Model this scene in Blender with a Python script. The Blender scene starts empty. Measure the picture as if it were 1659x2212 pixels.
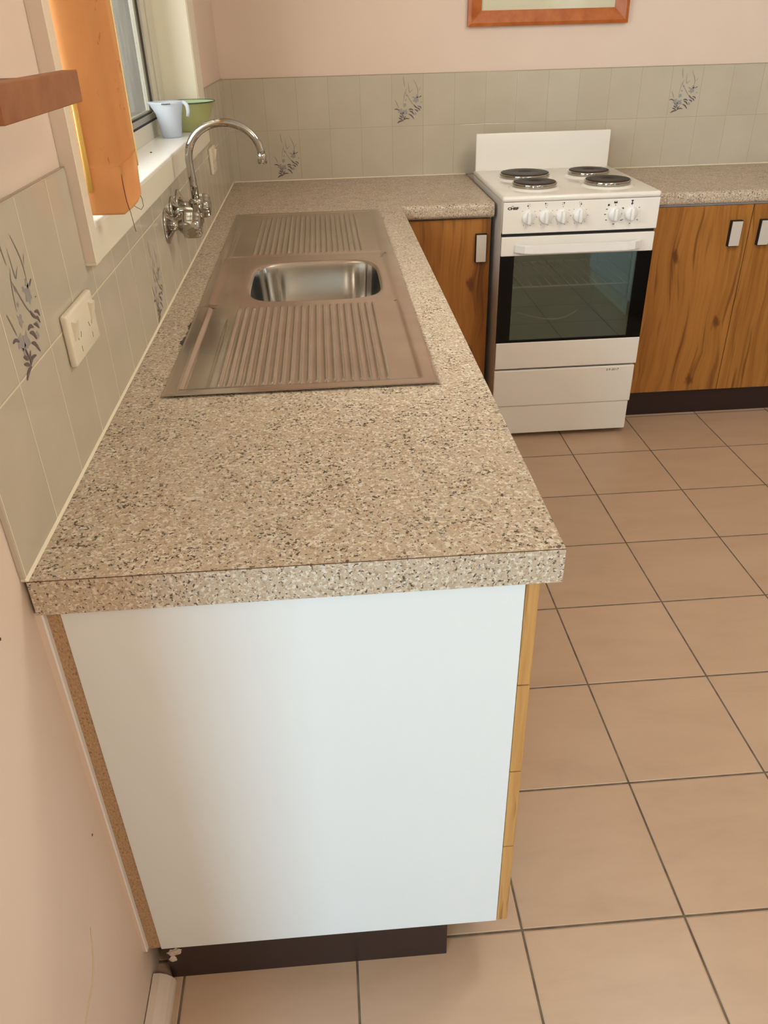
import bpy, bmesh, math, random
from mathutils import Vector, Matrix
random.seed(7)
S = bpy.context.scene
C = S.collection
PI = math.pi

# ------------------------------------------------------------------ camera
cam = bpy.data.cameras.new('camera')
cam.sensor_fit = 'VERTICAL'; cam.sensor_height = 36.0
cam.lens = 36.0 * 1710.7 / 2212.0
cam.clip_start = 0.02
camo = bpy.data.objects.new('camera', cam); C.objects.link(camo)
_R = Vector((0.99696262, -0.07437272, -0.02311353)); _U = Vector((0.05860317, 0.52091426, 0.85159497)); _F = Vector((0.05129527, 0.85036288, -0.52369052))
m = Matrix(((_R.x, _U.x, -_F.x, 0.379), (_R.y, _U.y, -_F.y, -0.7844), (_R.z, _U.z, -_F.z, 1.4514), (0, 0, 0, 1)))
camo.matrix_world = m
S.camera = camo

# ------------------------------------------------------------------ light
S.view_settings.view_transform = 'Standard'
S.view_settings.look = 'None'
S.view_settings.gamma = 1.0
S.view_settings.use_curve_mapping = False
S.view_settings.exposure = -0.07
w = bpy.data.worlds.new('sky'); S.world = w; w.use_nodes = True
bg = w.node_tree.nodes['Background']
bg.inputs['Color'].default_value = (0.90, 0.86, 0.74, 1); bg.inputs['Strength'].default_value = 0.42

def area(name, loc, direction, sx, sy, power, col, spread=PI):
    l = bpy.data.lights.new(name, 'AREA'); l.shape = 'RECTANGLE'; l.size = sx; l.size_y = sy
    l.energy = power; l.color = col; l.spread = spread
    o = bpy.data.objects.new(name, l); C.objects.link(o); o.location = loc
    o.rotation_euler = Vector(direction).to_track_quat('-Z', 'Y').to_euler()
    return o
area('daylight_living_window', (-1.45, -4.05, 1.25), (0.30, 1, -0.06), 1.3, 1.9, 132, (0.50, 0.80, 1.0))
area('daylight_kitchen_window', (-0.50, 0.80, 1.62), (1, 0.62, -0.10), 0.8, 0.8, 95, (0.94, 0.99, 0.98))
fill = bpy.data.lights.new('ceiling_fill', 'POINT'); fill.energy = 27; fill.color = (0.97, 0.98, 0.88); fill.shadow_soft_size = 0.16  # unseen fill light added under the ceiling for general brightness
fill_ob = bpy.data.objects.new('ceiling_fill', fill); C.objects.link(fill_ob); fill_ob.location = (1.55, 0.72, 2.12)
fill2 = bpy.data.lights.new('living_fill', 'POINT'); fill2.energy = 36; fill2.color = (1.0, 0.88, 0.72); fill2.shadow_soft_size = 0.16  # second fill, added behind the camera to raise the warm ambient
fill2_ob = bpy.data.objects.new('living_fill', fill2); C.objects.link(fill2_ob); fill2_ob.location = (1.35, -1.75, 2.15)

# ------------------------------------------------------------------ materials
def lin(c):
    return tuple(((v / 255) / 12.92 if v / 255 <= 0.04045 else ((v / 255 + 0.055) / 1.055) ** 2.4) for v in c) + (1,)

class NT:
    def __init__(s, name):
        s.m = bpy.data.materials.new(name); s.m.use_nodes = True; s.t = s.m.node_tree
        s.b = s.t.nodes['Principled BSDF']; s.out = s.t.nodes['Material Output']
    def n(s, typ, **k):
        nd = s.t.nodes.new(typ)
        for a, v in k.items(): setattr(nd, a, v)
        return nd
    def l(s, a, b): s.t.links.new(a, b)
    def set(s, **k):
        for a, v in k.items():
            s.b.inputs[a.replace('_', ' ')].default_value = v
    def val(s, sock, v):
        if hasattr(v, 'links') or isinstance(v, bpy.types.NodeSocket): s.l(v, sock)
        else: sock.default_value = v
    def math(s, op, a, b=0.0, c=None):
        nd = s.n('ShaderNodeMath', operation=op); s.val(nd.inputs[0], a); s.val(nd.inputs[1], b)
        if c is not None: s.val(nd.inputs[2], c)
        return nd.outputs[0]
    def mix(s, f, a, b, blend='MIX'):
        nd = s.n('ShaderNodeMix', data_type='RGBA', blend_type=blend)
        s.val(nd.inputs[0], f); s.val(nd.inputs[6], a); s.val(nd.inputs[7], b); return nd.outputs[2]
    def pos(s): return s.n('ShaderNodeNewGeometry').outputs['Position']
    def scale(s, v, sc, off=(0, 0, 0)):
        nd = s.n('ShaderNodeMapping'); s.l(v, nd.inputs[0]); nd.inputs['Scale'].default_value = sc; nd.inputs['Location'].default_value = off
        return nd.outputs[0]
    def noise(s, v, sc, det=2.0, rough=0.5, dist=0.0, out='Fac'):
        nd = s.n('ShaderNodeTexNoise'); s.l(v, nd.inputs['Vector']); nd.inputs['Scale'].default_value = sc
        nd.inputs['Detail'].default_value = det; nd.inputs['Roughness'].default_value = rough; nd.inputs['Distortion'].default_value = dist
        return nd.outputs[out]
    def ramp(s, f, stops, interp='LINEAR'):
        nd = s.n('ShaderNodeValToRGB'); s.l(f, nd.inputs[0]); cr = nd.color_ramp; cr.interpolation = interp
        while len(cr.elements) < len(stops): cr.elements.new(0.5)
        for e, (p, c) in zip(cr.elements, stops):
            e.position = p; e.color = c if not isinstance(c, (int, float)) else (c, c, c, 1)
        return nd.outputs[0]
    def bump(s, h, strength=0.2, dist=0.002):
        nd = s.n('ShaderNodeBump'); s.l(h, nd.inputs['Height']); nd.inputs['Strength'].default_value = strength; nd.inputs['Distance'].default_value = dist
        s.l(nd.outputs[0], s.b.inputs['Normal'])

def plain(name, col, rough=0.5, metal=0.0, spec=0.5, var=0.0, vs=6.0, coat=0.0):
    n = NT(name); n.set(Base_Color=lin(col), Roughness=rough, Metallic=metal, Specular_IOR_Level=spec, Coat_Weight=coat)
    if var:
        f = n.noise(n.pos(), vs, 4, 0.6)
        c0 = lin(tuple(max(0, v - var) for v in col)); c1 = lin(tuple(min(255, v + var) for v in col))
        n.l(n.ramp(f, [(0.3, c0), (0.7, c1)]), n.b.inputs['Base Color'])
    return n.m

def make_floor():
    n = NT('floor_tiles'); p = n.pos(); s = 0.3111; a = 1.2895; r0 = 0.0505
    sep = n.n('ShaderNodeSeparateXYZ'); n.l(p, sep.inputs[0])
    ds = []; ids = []
    for ax, off in ((0, a), (1, r0)):
        q = n.math('DIVIDE', n.math('SUBTRACT', sep.outputs[ax], off), s)
        ids.append(n.math('FLOOR', q))
        fr = n.math('FRACT', q)
        ds.append(n.math('MULTIPLY', n.math('MINIMUM', fr, n.math('SUBTRACT', 1.0, fr)), s))
    d = n.math('MINIMUM', ds[0], ds[1])
    g = n.ramp(n.math('MULTIPLY', d, 100), [(0.20, 1.0), (0.26, 0.0)])
    edge = n.ramp(n.math('MULTIPLY', d, 100), [(0.24, 1.0), (0.45, 0.0)])
    comb = n.n('ShaderNodeCombineXYZ'); n.l(ids[0], comb.inputs[0]); n.l(ids[1], comb.inputs[1])
    wn = n.n('ShaderNodeTexWhiteNoise', noise_dimensions='3D'); n.l(comb.outputs[0], wn.inputs['Vector'])
    add = n.n('ShaderNodeVectorMath', operation='MULTIPLY_ADD'); n.l(wn.outputs['Color'], add.inputs[0]); add.inputs[1].default_value = (7, 7, 7); n.l(p, add.inputs[2])
    st = n.n('ShaderNodeMapping'); n.l(add.outputs[0], st.inputs[0]); st.inputs['Rotation'].default_value = (0, 0, 0.5); st.inputs['Scale'].default_value = (3, 9, 1)
    f = n.noise(st.outputs[0], 1.2, 5, 0.62, 0.4)
    col = n.ramp(f, [(0.28, lin((186, 156, 130))), (0.5, lin((193, 163, 137))), (0.72, lin((198, 168, 142)))])
    tone = n.math('MULTIPLY_ADD', wn.outputs['Value'], 0.05, 0.97)
    hs = n.n('ShaderNodeHueSaturation'); n.l(col, hs.inputs['Color']); n.l(tone, hs.inputs['Value'])
    c1 = n.mix(n.math('MULTIPLY', edge, 0.25), hs.outputs[0], lin((216, 194, 170)))
    gc = n.ramp(n.noise(p, 30, 3), [(0.3, lin((88, 72, 58))), (0.7, lin((122, 104, 86)))])
    n.l(n.mix(g, c1, gc), n.b.inputs['Base Color'])
    n.l(n.math('MULTIPLY_ADD', g, 0.4, 0.36), n.b.inputs['Roughness'])
    n.bump(n.math('SUBTRACT', 1.0, edge), 0.6, 0.0012)
    return n.m

def make_wall_tile(name, axis, pitch, off, row, rowoff, top, gw, gcol):
    n = NT(name); p = n.pos(); sep = n.n('ShaderNodeSeparateXYZ'); n.l(p, sep.inputs[0])
    ds = []; ids = []
    for ax, o_, s_ in ((axis, off, pitch), (2, rowoff, row)):
        q = n.math('DIVIDE', n.math('SUBTRACT', sep.outputs[ax], o_), s_)
        ids.append(n.math('FLOOR', q)); fr = n.math('FRACT', q)
        ds.append(n.math('MULTIPLY', n.math('MINIMUM', fr, n.math('SUBTRACT', 1.0, fr)), s_))
    d = n.math('MULTIPLY', n.math('MINIMUM', ds[0], ds[1]), 100)
    g = n.ramp(d, [(gw * 0.7, 1.0), (gw * 1.3, 0.0)])
    comb = n.n('ShaderNodeCombineXYZ'); n.l(ids[0], comb.inputs[0]); n.l(ids[1], comb.inputs[1])
    wn = n.n('ShaderNodeTexWhiteNoise', noise_dimensions='3D'); n.l(comb.outputs[0], wn.inputs['Vector'])
    f = n.math('MULTIPLY_ADD', wn.outputs['Value'], 0.3, n.math('MULTIPLY', n.noise(p, 9, 3), 0.7))
    col = n.ramp(f, [(0.25, lin((190, 179, 160))), (0.75, lin((200, 189, 170)))])
    c = n.mix(g, col, gcol)
    t = n.ramp(n.math('SUBTRACT', top, sep.outputs[2]), [(0.0, 1.0), (0.0028, 0.0)])
    c = n.mix(n.math('MULTIPLY', t, 0.75), c, lin((120, 98, 74)))
    n.l(c, n.b.inputs['Base Color'])
    n.l(n.math('MULTIPLY_ADD', g, 0.5, 0.16), n.b.inputs['Roughness'])
    n.bump(n.ramp(d, [(gw * 0.5, 0.0), (gw * 2.5, 1.0)]), 0.5, 0.0008)
    return n.m

def make_laminate():
    n = NT('granite_laminate'); p = n.pos()
    base = n.ramp(n.noise(p, 95, 4, 0.68), [(0.34, lin((170, 148, 124))), (0.46, lin((188, 167, 143))), (0.56, lin((196, 178, 156))), (0.68, lin((178, 166, 150)))])
    lightf = n.ramp(n.noise(n.scale(p, (1, 1, 1), (3.1, 0.4, 2)), 185, 2.5, 0.55, 0.25), [(0.53, 0.0), (0.60, 1.0)])
    c = n.mix(n.math('MULTIPLY', lightf, 0.72), base, lin((228, 219, 202)))
    brn = n.ramp(n.noise(n.scale(p, (1, 1, 1), (8, 5, 1)), 210, 2, 0.5, 0.2), [(0.60, 0.0), (0.66, 1.0)])
    c = n.mix(n.math('MULTIPLY', brn, 0.5), c, lin((132, 104, 82)))
    clump = n.noise(n.scale(p, (1, 1, 1), (1, 9, 4)), 18, 2, 0.5)
    dk = n.math('MULTIPLY_ADD', clump, 0.20, n.noise(n.scale(p, (1, 1, 1), (6, 2, 7)), 215, 2.5, 0.6, 0.2))
    dark = n.ramp(dk, [(0.695, 0.0), (0.722, 1.0)])
    c = n.mix(n.math('MULTIPLY', dark, 0.88), c, lin((52, 42, 38)))
    n.l(c, n.b.inputs['Base Color']); n.set(Roughness=0.34, Specular_IOR_Level=0.4)
    return n.m

def make_wood(name, axis_u, cols, k=1.0, knots=True, rough=0.38, dark=lin((92, 50, 20))):
    """vertical grain (along z) on a face whose horizontal axis is axis_u"""
    n = NT(name); p = n.pos(); sep = n.n('ShaderNodeSeparateXYZ'); n.l(p, sep.inputs[0])
    comb = n.n('ShaderNodeCombineXYZ'); n.l(sep.outputs[axis_u], comb.inputs[0]); n.l(sep.outputs[2], comb.inputs[1])
    v = comb.outputs[0]
    warp = n.noise(n.scale(v, (5 * k, 1.6 * k, 1)), 1.0, 3, 0.55, 0.0)
    kn = n.n('ShaderNodeTexVoronoi', feature='F1', voronoi_dimensions='2D'); n.l(n.scale(v, (3.6 * k, 2.2 * k, 1), (0.35, 0.2, 0)), kn.inputs['Vector']); kn.inputs['Scale'].default_value = 1.0
    kd = kn.outputs['Distance']
    bend = n.ramp(kd, [(0.0, 1.0), (0.45, 0.0)], 'EASE')
    u2 = n.math('MULTIPLY_ADD', warp, 0.055 / k, sep.outputs[axis_u])
    if knots: u2 = n.math('MULTIPLY_ADD', bend, 0.022 / k, u2)
    comb2 = n.n('ShaderNodeCombineXYZ'); n.l(u2, comb2.inputs[0]); n.l(sep.outputs[2], comb2.inputs[1])
    g1 = n.noise(n.scale(comb2.outputs[0], (20 * k, 0.7 * k, 1)), 1.0, 4, 0.6)
    g2 = n.noise(n.scale(comb2.outputs[0], (140 * k, 4 * k, 1)), 1.0, 3, 0.6)
    f = n.math('MULTIPLY_ADD', g2, 0.22, n.math('MULTIPLY', g1, 0.84))
    c = n.ramp(f, [(0.30, cols[0]), (0.46, cols[1]), (0.60, cols[2]), (0.75, cols[1])])
    g3 = n.noise(n.scale(comb2.outputs[0], (48 * k, 2.3 * k, 1), (3, 1, 0)), 1.0, 2, 0.5)
    c = n.mix(n.ramp(g3, [(0.57, 0.0), (0.69, 0.65)]), c, dark)
    if knots:
        kk = n.ramp(n.math('MULTIPLY_ADD', n.noise(n.scale(v, (60, 30, 1)), 1.0, 3), 0.12, kd), [(0.085, 0.8), (0.13, 0.0)])
        c = n.mix(kk, c, dark)
    n.l(c, n.b.inputs['Base Color']); n.set(Roughness=rough, Specular_IOR_Level=0.4)
    return n.m

def make_chip():
    n = NT('raw_chipboard'); p = n.pos()
    c = n.ramp(n.noise(n.scale(p, (1, 1, 0.5)), 420, 4, 0.75), [(0.33, lin((112, 86, 62))), (0.43, lin((170, 136, 102))), (0.62, lin((192, 158, 122)))])
    n.l(c, n.b.inputs['Base Color']); n.set(Roughness=0.85); n.bump(n.noise(p, 400, 2), 0.4, 0.001)
    return n.m

def make_steel():
    n = NT('brushed_steel'); p = n.pos()
    sm = n.noise(p, 5, 4, 0.6)
    n.l(n.ramp(sm, [(0.3, lin((186, 172, 160))), (0.7, lin((204, 192, 180)))]), n.b.inputs['Base Color'])
    n.l(n.math('MULTIPLY_ADD', sm, 0.04, 0.185), n.b.inputs['Roughness'])
    n.set(Metallic=1.0)
    return n.m

def make_curtain():
    n = NT('orange_cloth'); p = n.pos()
    st = n.noise(n.scale(p, (8, 8, 3)), 3.0, 5, 0.65)
    c = n.ramp(st, [(0.3, lin((226, 172, 112))), (0.7, lin((236, 184, 122)))])
    mk = n.noise(n.scale(p, (90, 90, 34), (2, 3, 1)), 1.0, 3, 0.6, 0.4)
    c = n.mix(n.ramp(mk, [(0.67, 0.0), (0.74, 0.55)]), c, lin((150, 78, 36)))
    n.l(c, n.b.inputs['Base Color']); n.set(Roughness=0.6)
    tr = n.n('ShaderNodeBsdfTranslucent'); tr.inputs['Color'].default_value = lin((240, 150, 50))
    mx = n.n('ShaderNodeMixShader'); mx.inputs[0].default_value = 0.25
    n.l(n.b.outputs[0], mx.inputs[1]); n.l(tr.outputs[0], mx.inputs[2]); n.l(mx.outputs[0], n.out.inputs[0])
    return n.m

def make_screen():
    n = NT('insect_screen'); p = n.pos()
    c = n.ramp(n.noise(n.scale(p, (30, 30, 10)), 1.0, 4, 0.7), [(0.3, lin((100, 96, 86))), (0.7, lin((126, 120, 108)))])
    n.l(c, n.b.inputs['Base Color']); n.set(Roughness=0.8)
    tr = n.n('ShaderNodeBsdfTranslucent'); n.l(c, tr.inputs['Color'])
    tp = n.n('ShaderNodeBsdfTransparent')
    m1 = n.n('ShaderNodeMixShader'); m1.inputs[0].default_value = 0.55; n.l(n.b.outputs[0], m1.inputs[1]); n.l(tr.outputs[0], m1.inputs[2])
    m2 = n.n('ShaderNodeMixShader'); m2.inputs[0].default_value = 0.5; n.l(m1.outputs[0], m2.inputs[1]); n.l(tp.outputs[0], m2.inputs[2])
    n.l(m2.outputs[0], n.out.inputs[0])
    return n.m

def make_oven_glass():
    n = NT('oven_door_glass')
    gl = n.n('ShaderNodeBsdfGlossy'); gl.inputs['Roughness'].default_value = 0.02; gl.inputs['Color'].default_value = (0.62, 0.86, 0.88, 1)
    tp = n.n('ShaderNodeBsdfTransparent'); tp.inputs['Color'].default_value = (0.62, 0.62, 0.56, 1)
    mx = n.n('ShaderNodeMixShader'); mx.inputs[0].default_value = 0.165
    n.l(tp.outputs[0], mx.inputs[1]); n.l(gl.outputs[0], mx.inputs[2]); n.l(mx.outputs[0], n.out.inputs[0])
    return n.m

def make_clear(name, tint, refl=0.05):
    n = NT(name)
    gl = n.n('ShaderNodeBsdfGlossy'); gl.inputs['Roughness'].default_value = 0.02
    tp = n.n('ShaderNodeBsdfTransparent'); tp.inputs['Color'].default_value = tint
    mx = n.n('ShaderNodeMixShader'); mx.inputs[0].default_value = refl
    n.l(tp.outputs[0], mx.inputs[1]); n.l(gl.outputs[0], mx.inputs[2]); n.l(mx.outputs[0], n.out.inputs[0])
    return n.m

def make_milky():
    n = NT('milky_plastic'); n.set(Base_Color=lin((222, 228, 236)), Roughness=0.3)
    tr = n.n('ShaderNodeBsdfTranslucent'); tr.inputs['Color'].default_value = lin((230, 238, 248))
    tp = n.n('ShaderNodeBsdfTransparent')
    m1 = n.n('ShaderNodeMixShader'); m1.inputs[0].default_value = 0.5; n.l(n.b.outputs[0], m1.inputs[1]); n.l(tr.outputs[0], m1.inputs[2])
    m2 = n.n('ShaderNodeMixShader'); m2.inputs[0].default_value = 0.15; n.l(m1.outputs[0], m2.inputs[1]); n.l(tp.outputs[0], m2.inputs[2])
    n.l(m2.outputs[0], n.out.inputs[0])
    return n.m

def make_print():
    n = NT('pale_print'); p = n.pos(); sep = n.n('ShaderNodeSeparateXYZ'); n.l(p, sep.inputs[0])
    f = n.noise(n.scale(p, (3, 3, 9)), 1.0, 4, 0.6)
    c = n.ramp(f, [(0.35, lin((150, 156, 146))), (0.5, lin((186, 184, 166))), (0.65, lin((120, 132, 128)))])
    edge = n.ramp(n.math('SUBTRACT', sep.outputs[2], 1.50), [(0.030, 0.0), (0.034, 1.0)])
    n.l(n.mix(edge, lin((226, 220, 194)), c), n.b.inputs['Base Color']); n.set(Roughness=0.5)
    return n.m

M = {}
M['floor'] = make_floor()
M['tile_left'] = make_wall_tile('glazed_wall_tile', 1, 0.1330, 0.4040, 0.1905, 1.0935, 1.2854, 0.10, lin((222, 208, 180)))
M['tile_back'] = make_wall_tile('glazed_wall_tile_faint', 0, 0.1286, 0.1594, 0.1908, 1.0930, 1.2834, 0.07, lin((170, 156, 130)))
M['pink'] = plain('pink_wall_paint', (226, 204, 187), 0.6, var=2, vs=3)
M['cream'] = plain('cream_gloss_paint', (232, 224, 204), 0.35)
M['cream2'] = plain('cream_trim_paint', (222, 204, 188), 0.4)
M['ceiling'] = plain('ceiling_paint', (236, 226, 214), 0.8)
M['lam'] = make_laminate()
WC = [lin((112, 66, 26)), lin((154, 98, 42)), lin((174, 116, 54))]
M['wood_x'] = make_wood('timber_laminate_door', 0, WC)
M['wood_y'] = make_wood('timber_laminate_front', 1, WC)
M['wood_edge'] = make_wood('timber_laminate_edge', 0, [lin((158, 108, 56)), lin((184, 134, 76)), lin((198, 150, 90))], 2.0, False, 0.5, lin((120, 74, 30)))
M['wood_frame'] = plain('varnished_pine', (176, 92, 34), 0.35, var=14, vs=22)
M['shelf'] = plain('stained_timber', (148, 90, 48), 0.45, var=12, vs=26)
M['shelf_dark'] = plain('stained_timber_top', (104, 58, 36), 0.45, var=8, vs=26)
M['chip'] = make_chip()
M['white'] = plain('white_melamine', (228, 230, 230), 0.38)
M['enamel'] = plain('white_enamel', (238, 232, 224), 0.22, coat=0.3)
M['plastic'] = plain('white_plastic', (240, 238, 236), 0.3)
M['ivory'] = plain('ivory_plastic', (230, 218, 196), 0.35)
M['kick'] = plain('dark_brown_kick', (44, 28, 25), 0.42)
M['dark'] = plain('black_gap', (14, 12, 11), 0.6)
M['blackglass'] = plain('black_glass', (6, 6, 7), 0.06, spec=0.22)
M['glass'] = make_oven_glass()
M['cavity'] = plain('oven_enamel', (66, 62, 52), 0.35)
M['rack'] = plain('rack_wire', (214, 206, 190), 0.35)
M['steel'] = make_steel()
M['bowl_steel'] = plain('satin_steel', (222, 220, 216), 0.13, 1.0)
M['chrome'] = plain('chrome', (176, 172, 164), 0.06, 1.0)
M['plate'] = plain('cast_iron_plate', (48, 38, 33), 0.5, 0.3)
M['alu'] = plain('aluminium_frame', (176, 172, 160), 0.4, 0.6)
M['alu_dull'] = plain('dull_screen_frame', (150, 146, 134), 0.6, 0.1)
M['alu_lite'] = plain('powder_coated_frame', (212, 206, 190), 0.4)
M['gasket'] = plain('black_gasket', (24, 24, 24), 0.6)
M['screen'] = make_screen()
M['curtain'] = make_curtain()
M['yellow'] = plain('yellow_tone', (224, 184, 96), 0.5)  # even yellow for the strip on the cloth
M['thread'] = plain('brown_thread', (96, 62, 40), 0.8)
M['milky'] = make_milky()
M['green'] = plain('green_enamel', (170, 174, 118), 0.3)
M['greenin'] = plain('pale_green_enamel', (196, 220, 180), 0.3)
M['rim'] = plain('dark_green_rim', (38, 62, 56), 0.4)
M['purple'] = plain('glazed_purple_brown', (108, 92, 96), 0.25)
M['stem'] = plain('glazed_grey_stem', (144, 134, 124), 0.25)
M['blue'] = plain('glazed_blue_grey', (158, 152, 150), 0.25)
M['sealant'] = plain('cream_sealant', (232, 222, 196), 0.4)
M['backlit_edge'] = plain('backlit_edge_tint', (255, 224, 150), 0.6)  # pale tint painting light that shines through the curtain edge
M['crackpaint'] = plain('yellowed_paint', (206, 184, 150), 0.6)
M['handle'] = plain('grey_white_handle', (204, 194, 182), 0.4)
M['print'] = make_print()
M['ink'] = plain('black_print', (26, 24, 24), 0.5)
M['greyink'] = plain('grey_print', (110, 104, 98), 0.5)
M['plaster'] = plain('broken_plaster', (206, 186, 170), 0.9, var=14, vs=60)
M['black_smear'] = plain('blackened_laminate', (36, 32, 30), 0.35, var=16, vs=60)
M['windowglass'] = make_clear('window_glass', (0.985, 0.985, 0.975, 1))

# ------------------------------------------------------------------ helpers
def bm_new(): return bmesh.new()

def box(bm, x0, x1, y0, y1, z0, z1, bev=0.0, seg=2, mi=0):
    t = bmesh.new()
    bmesh.ops.create_cube(t, size=1.0)
    for v in t.verts:
        v.co = Vector(((x0 + x1) / 2 + v.co.x * (x1 - x0), (y0 + y1) / 2 + v.co.y * (y1 - y0), (z0 + z1) / 2 + v.co.z * (z1 - z0)))
    if bev > 0:
        bmesh.ops.bevel(t, geom=list(t.edges), offset=bev, segments=seg, affect='EDGES', profile=0.5, clamp_overlap=True)
    merge(bm, t, mi); return bm

def merge(bm, t, mi=0, M_=None):
    mp = {}
    for v in t.verts: mp[v] = bm.verts.new(M_ @ v.co if M_ else v.co)
    for f in t.faces:
        try:
            nf = bm.faces.new([mp[v] for v in f.verts]); nf.material_index = mi; nf.smooth = f.smooth
        except ValueError: pass
    t.free()

def lathe(bm, prof, c, axis='z', n=48, mi=0, cap=True):
    """prof: list of (r, h); revolve about axis through c"""
    ax = {'z': (Vector((1, 0, 0)), Vector((0, 1, 0)), Vector((0, 0, 1))), 'y': (Vector((1, 0, 0)), Vector((0, 0, 1)), Vector((0, -1, 0))), 'x': (Vector((0, 1, 0)), Vector((0, 0, 1)), Vector((1, 0, 0)))}[axis]
    c = Vector(c); rings = []
    for r, h in prof:
        if r < 1e-6: rings.append([bm.verts.new(c + ax[2] * h)])
        else: rings.append([bm.verts.new(c + ax[0] * (r * math.cos(2 * PI * i / n)) + ax[1] * (r * math.sin(2 * PI * i / n)) + ax[2] * h) for i in range(n)])
    for a, b in zip(rings, rings[1:]):
        for i in range(n):
            j = (i + 1) % n
            if len(a) == 1 and len(b) == 1: continue
            if len(a) == 1: f = bm.faces.new((a[0], b[i], b[j]))
            elif len(b) == 1: f = bm.faces.new((a[i], a[j], b[0]))
            else: f = bm.faces.new((a[i], a[j], b[j], b[i]))
            f.smooth = True; f.material_index = mi
    return bm

def tube(bm, pts, r, n=12, mi=0, caps=True, closed=False):
    pts = [Vector(p) for p in pts]; rings = []
    up = None; N = len(pts)
    for i, p in enumerate(pts):
        t = (pts[min(i + 1, N - 1)] - pts[max(i - 1, 0)]).normalized()
        if up is None:
            up = Vector((0, 0, 1)) if abs(t.z) < 0.9 else Vector((0, 1, 0))
        s = t.cross(up).normalized(); up = s.cross(t).normalized()
        rr = r[i] if isinstance(r, (list, tuple)) else r
        rings.append([bm.verts.new(p + s * (rr * math.cos(2 * PI * k / n)) + up * (rr * math.sin(2 * PI * k / n))) for k in range(n)])
    for a, b in zip(rings, rings[1:]):
        for k in range(n):
            f = bm.faces.new((a[k], a[(k + 1) % n], b[(k + 1) % n], b[k])); f.smooth = True; f.material_index = mi
    if caps:
        for rg in (rings[0], rings[-1]):
            try: f = bm.faces.new(rg); f.material_index = mi
            except ValueError: pass
    return bm

def prism(bm, poly, axis, a0, a1, mi=0):
    """poly: 2-D outline, extruded along axis from a0 to a1"""
    def P(q, a):
        return {'x': (a, q[0], q[1]), 'y': (q[0], a, q[1]), 'z': (q[0], q[1], a)}[axis]
    A = [bm.verts.new(P(q, a0)) for q in poly]; B = [bm.verts.new(P(q, a1)) for q in poly]
    n = len(poly)
    fs = [bm.faces.new(A), bm.faces.new(list(reversed(B)))]
    for i in range(n):
        fs.append(bm.faces.new((A[i], B[i], B[(i + 1) % n], A[(i + 1) % n])))
    for f in fs: f.material_index = mi
    return bm

def cells(bm, us, vs, skip, w0, w1, axis):
    """slab on a (u, v) grid with cells left out; axis is the thickness direction"""
    def P(u, v, w): return {'x': (w, u, v), 'y': (u, w, v), 'z': (u, v, w)}[axis]
    vt = {}
    def V(i, j, k):
        if (i, j, k) not in vt: vt[(i, j, k)] = bm.verts.new(P(us[i], vs[j], (w0, w1)[k]))
        return vt[(i, j, k)]
    on = lambda i, j: 0 <= i < len(us) - 1 and 0 <= j < len(vs) - 1 and not skip((us[i] + us[i + 1]) / 2, (vs[j] + vs[j + 1]) / 2)
    for i in range(len(us) - 1):
        for j in range(len(vs) - 1):
            if not on(i, j): continue
            for k in (0, 1): bm.faces.new([V(i, j, k), V(i + 1, j, k), V(i + 1, j + 1, k), V(i, j + 1, k)])
            if not on(i - 1, j): bm.faces.new([V(i, j, 0), V(i, j + 1, 0), V(i, j + 1, 1), V(i, j, 1)])
            if not on(i + 1, j): bm.faces.new([V(i + 1, j, 0), V(i + 1, j + 1, 0), V(i + 1, j + 1, 1), V(i + 1, j, 1)])
            if not on(i, j - 1): bm.faces.new([V(i, j, 0), V(i + 1, j, 0), V(i + 1, j, 1), V(i, j, 1)])
            if not on(i, j + 1): bm.faces.new([V(i, j + 1, 0), V(i + 1, j + 1, 0), V(i + 1, j + 1, 1), V(i, j + 1, 1)])
    bmesh.ops.recalc_face_normals(bm, faces=list(bm.faces))
    return bm

def world_loc(o):
    v = Vector((0, 0, 0))
    while o: v += o.location; o = o.parent
    return v

def obj(name, bm, mats, parent=None, loc=None, smooth=None, label=None, recalc=True):
    """geometry given in world coordinates; the origin goes to loc (or to the parent's)"""
    if recalc: bmesh.ops.recalc_face_normals(bm, faces=list(bm.faces))
    me = bpy.data.meshes.new(name)
    base = world_loc(parent) if parent else Vector((0, 0, 0))
    L0 = Vector(loc) if loc else (base if parent else Vector((0, 0, 0)))
    for v in bm.verts: v.co -= L0
    bm.to_mesh(me); bm.free()
    for mm in (mats if isinstance(mats, (list, tuple)) else [mats]): me.materials.append(M[mm] if isinstance(mm, str) else mm)
    if smooth: me.shade_smooth(); 
    o = bpy.data.objects.new(name, me); C.objects.link(o)
    if parent: o.parent = parent; o.location = L0 - base
    else: o.location = L0
    if smooth and smooth is not True:
        try: me.set_sharp_from_angle(angle=smooth)
        except Exception: pass
    if label: o['label'] = label
    return o

def thing(name, loc, label, cat, group=None):
    o = bpy.data.objects.new(name, None); C.objects.link(o); o.location = loc; o.empty_display_size = 0.05
    tag(o, label, cat, group); return o

def tag(o, label, cat, group=None, kind=None):
    if label: o['label'] = label
    if cat: o['category'] = cat
    if group: o['group'] = group
    if kind: o['kind'] = kind
    return o

def struct(name, bm, mat, parent=None):
    o = obj(name, bm, mat, parent)
    if not parent: o['kind'] = 'structure'
    return o

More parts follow.
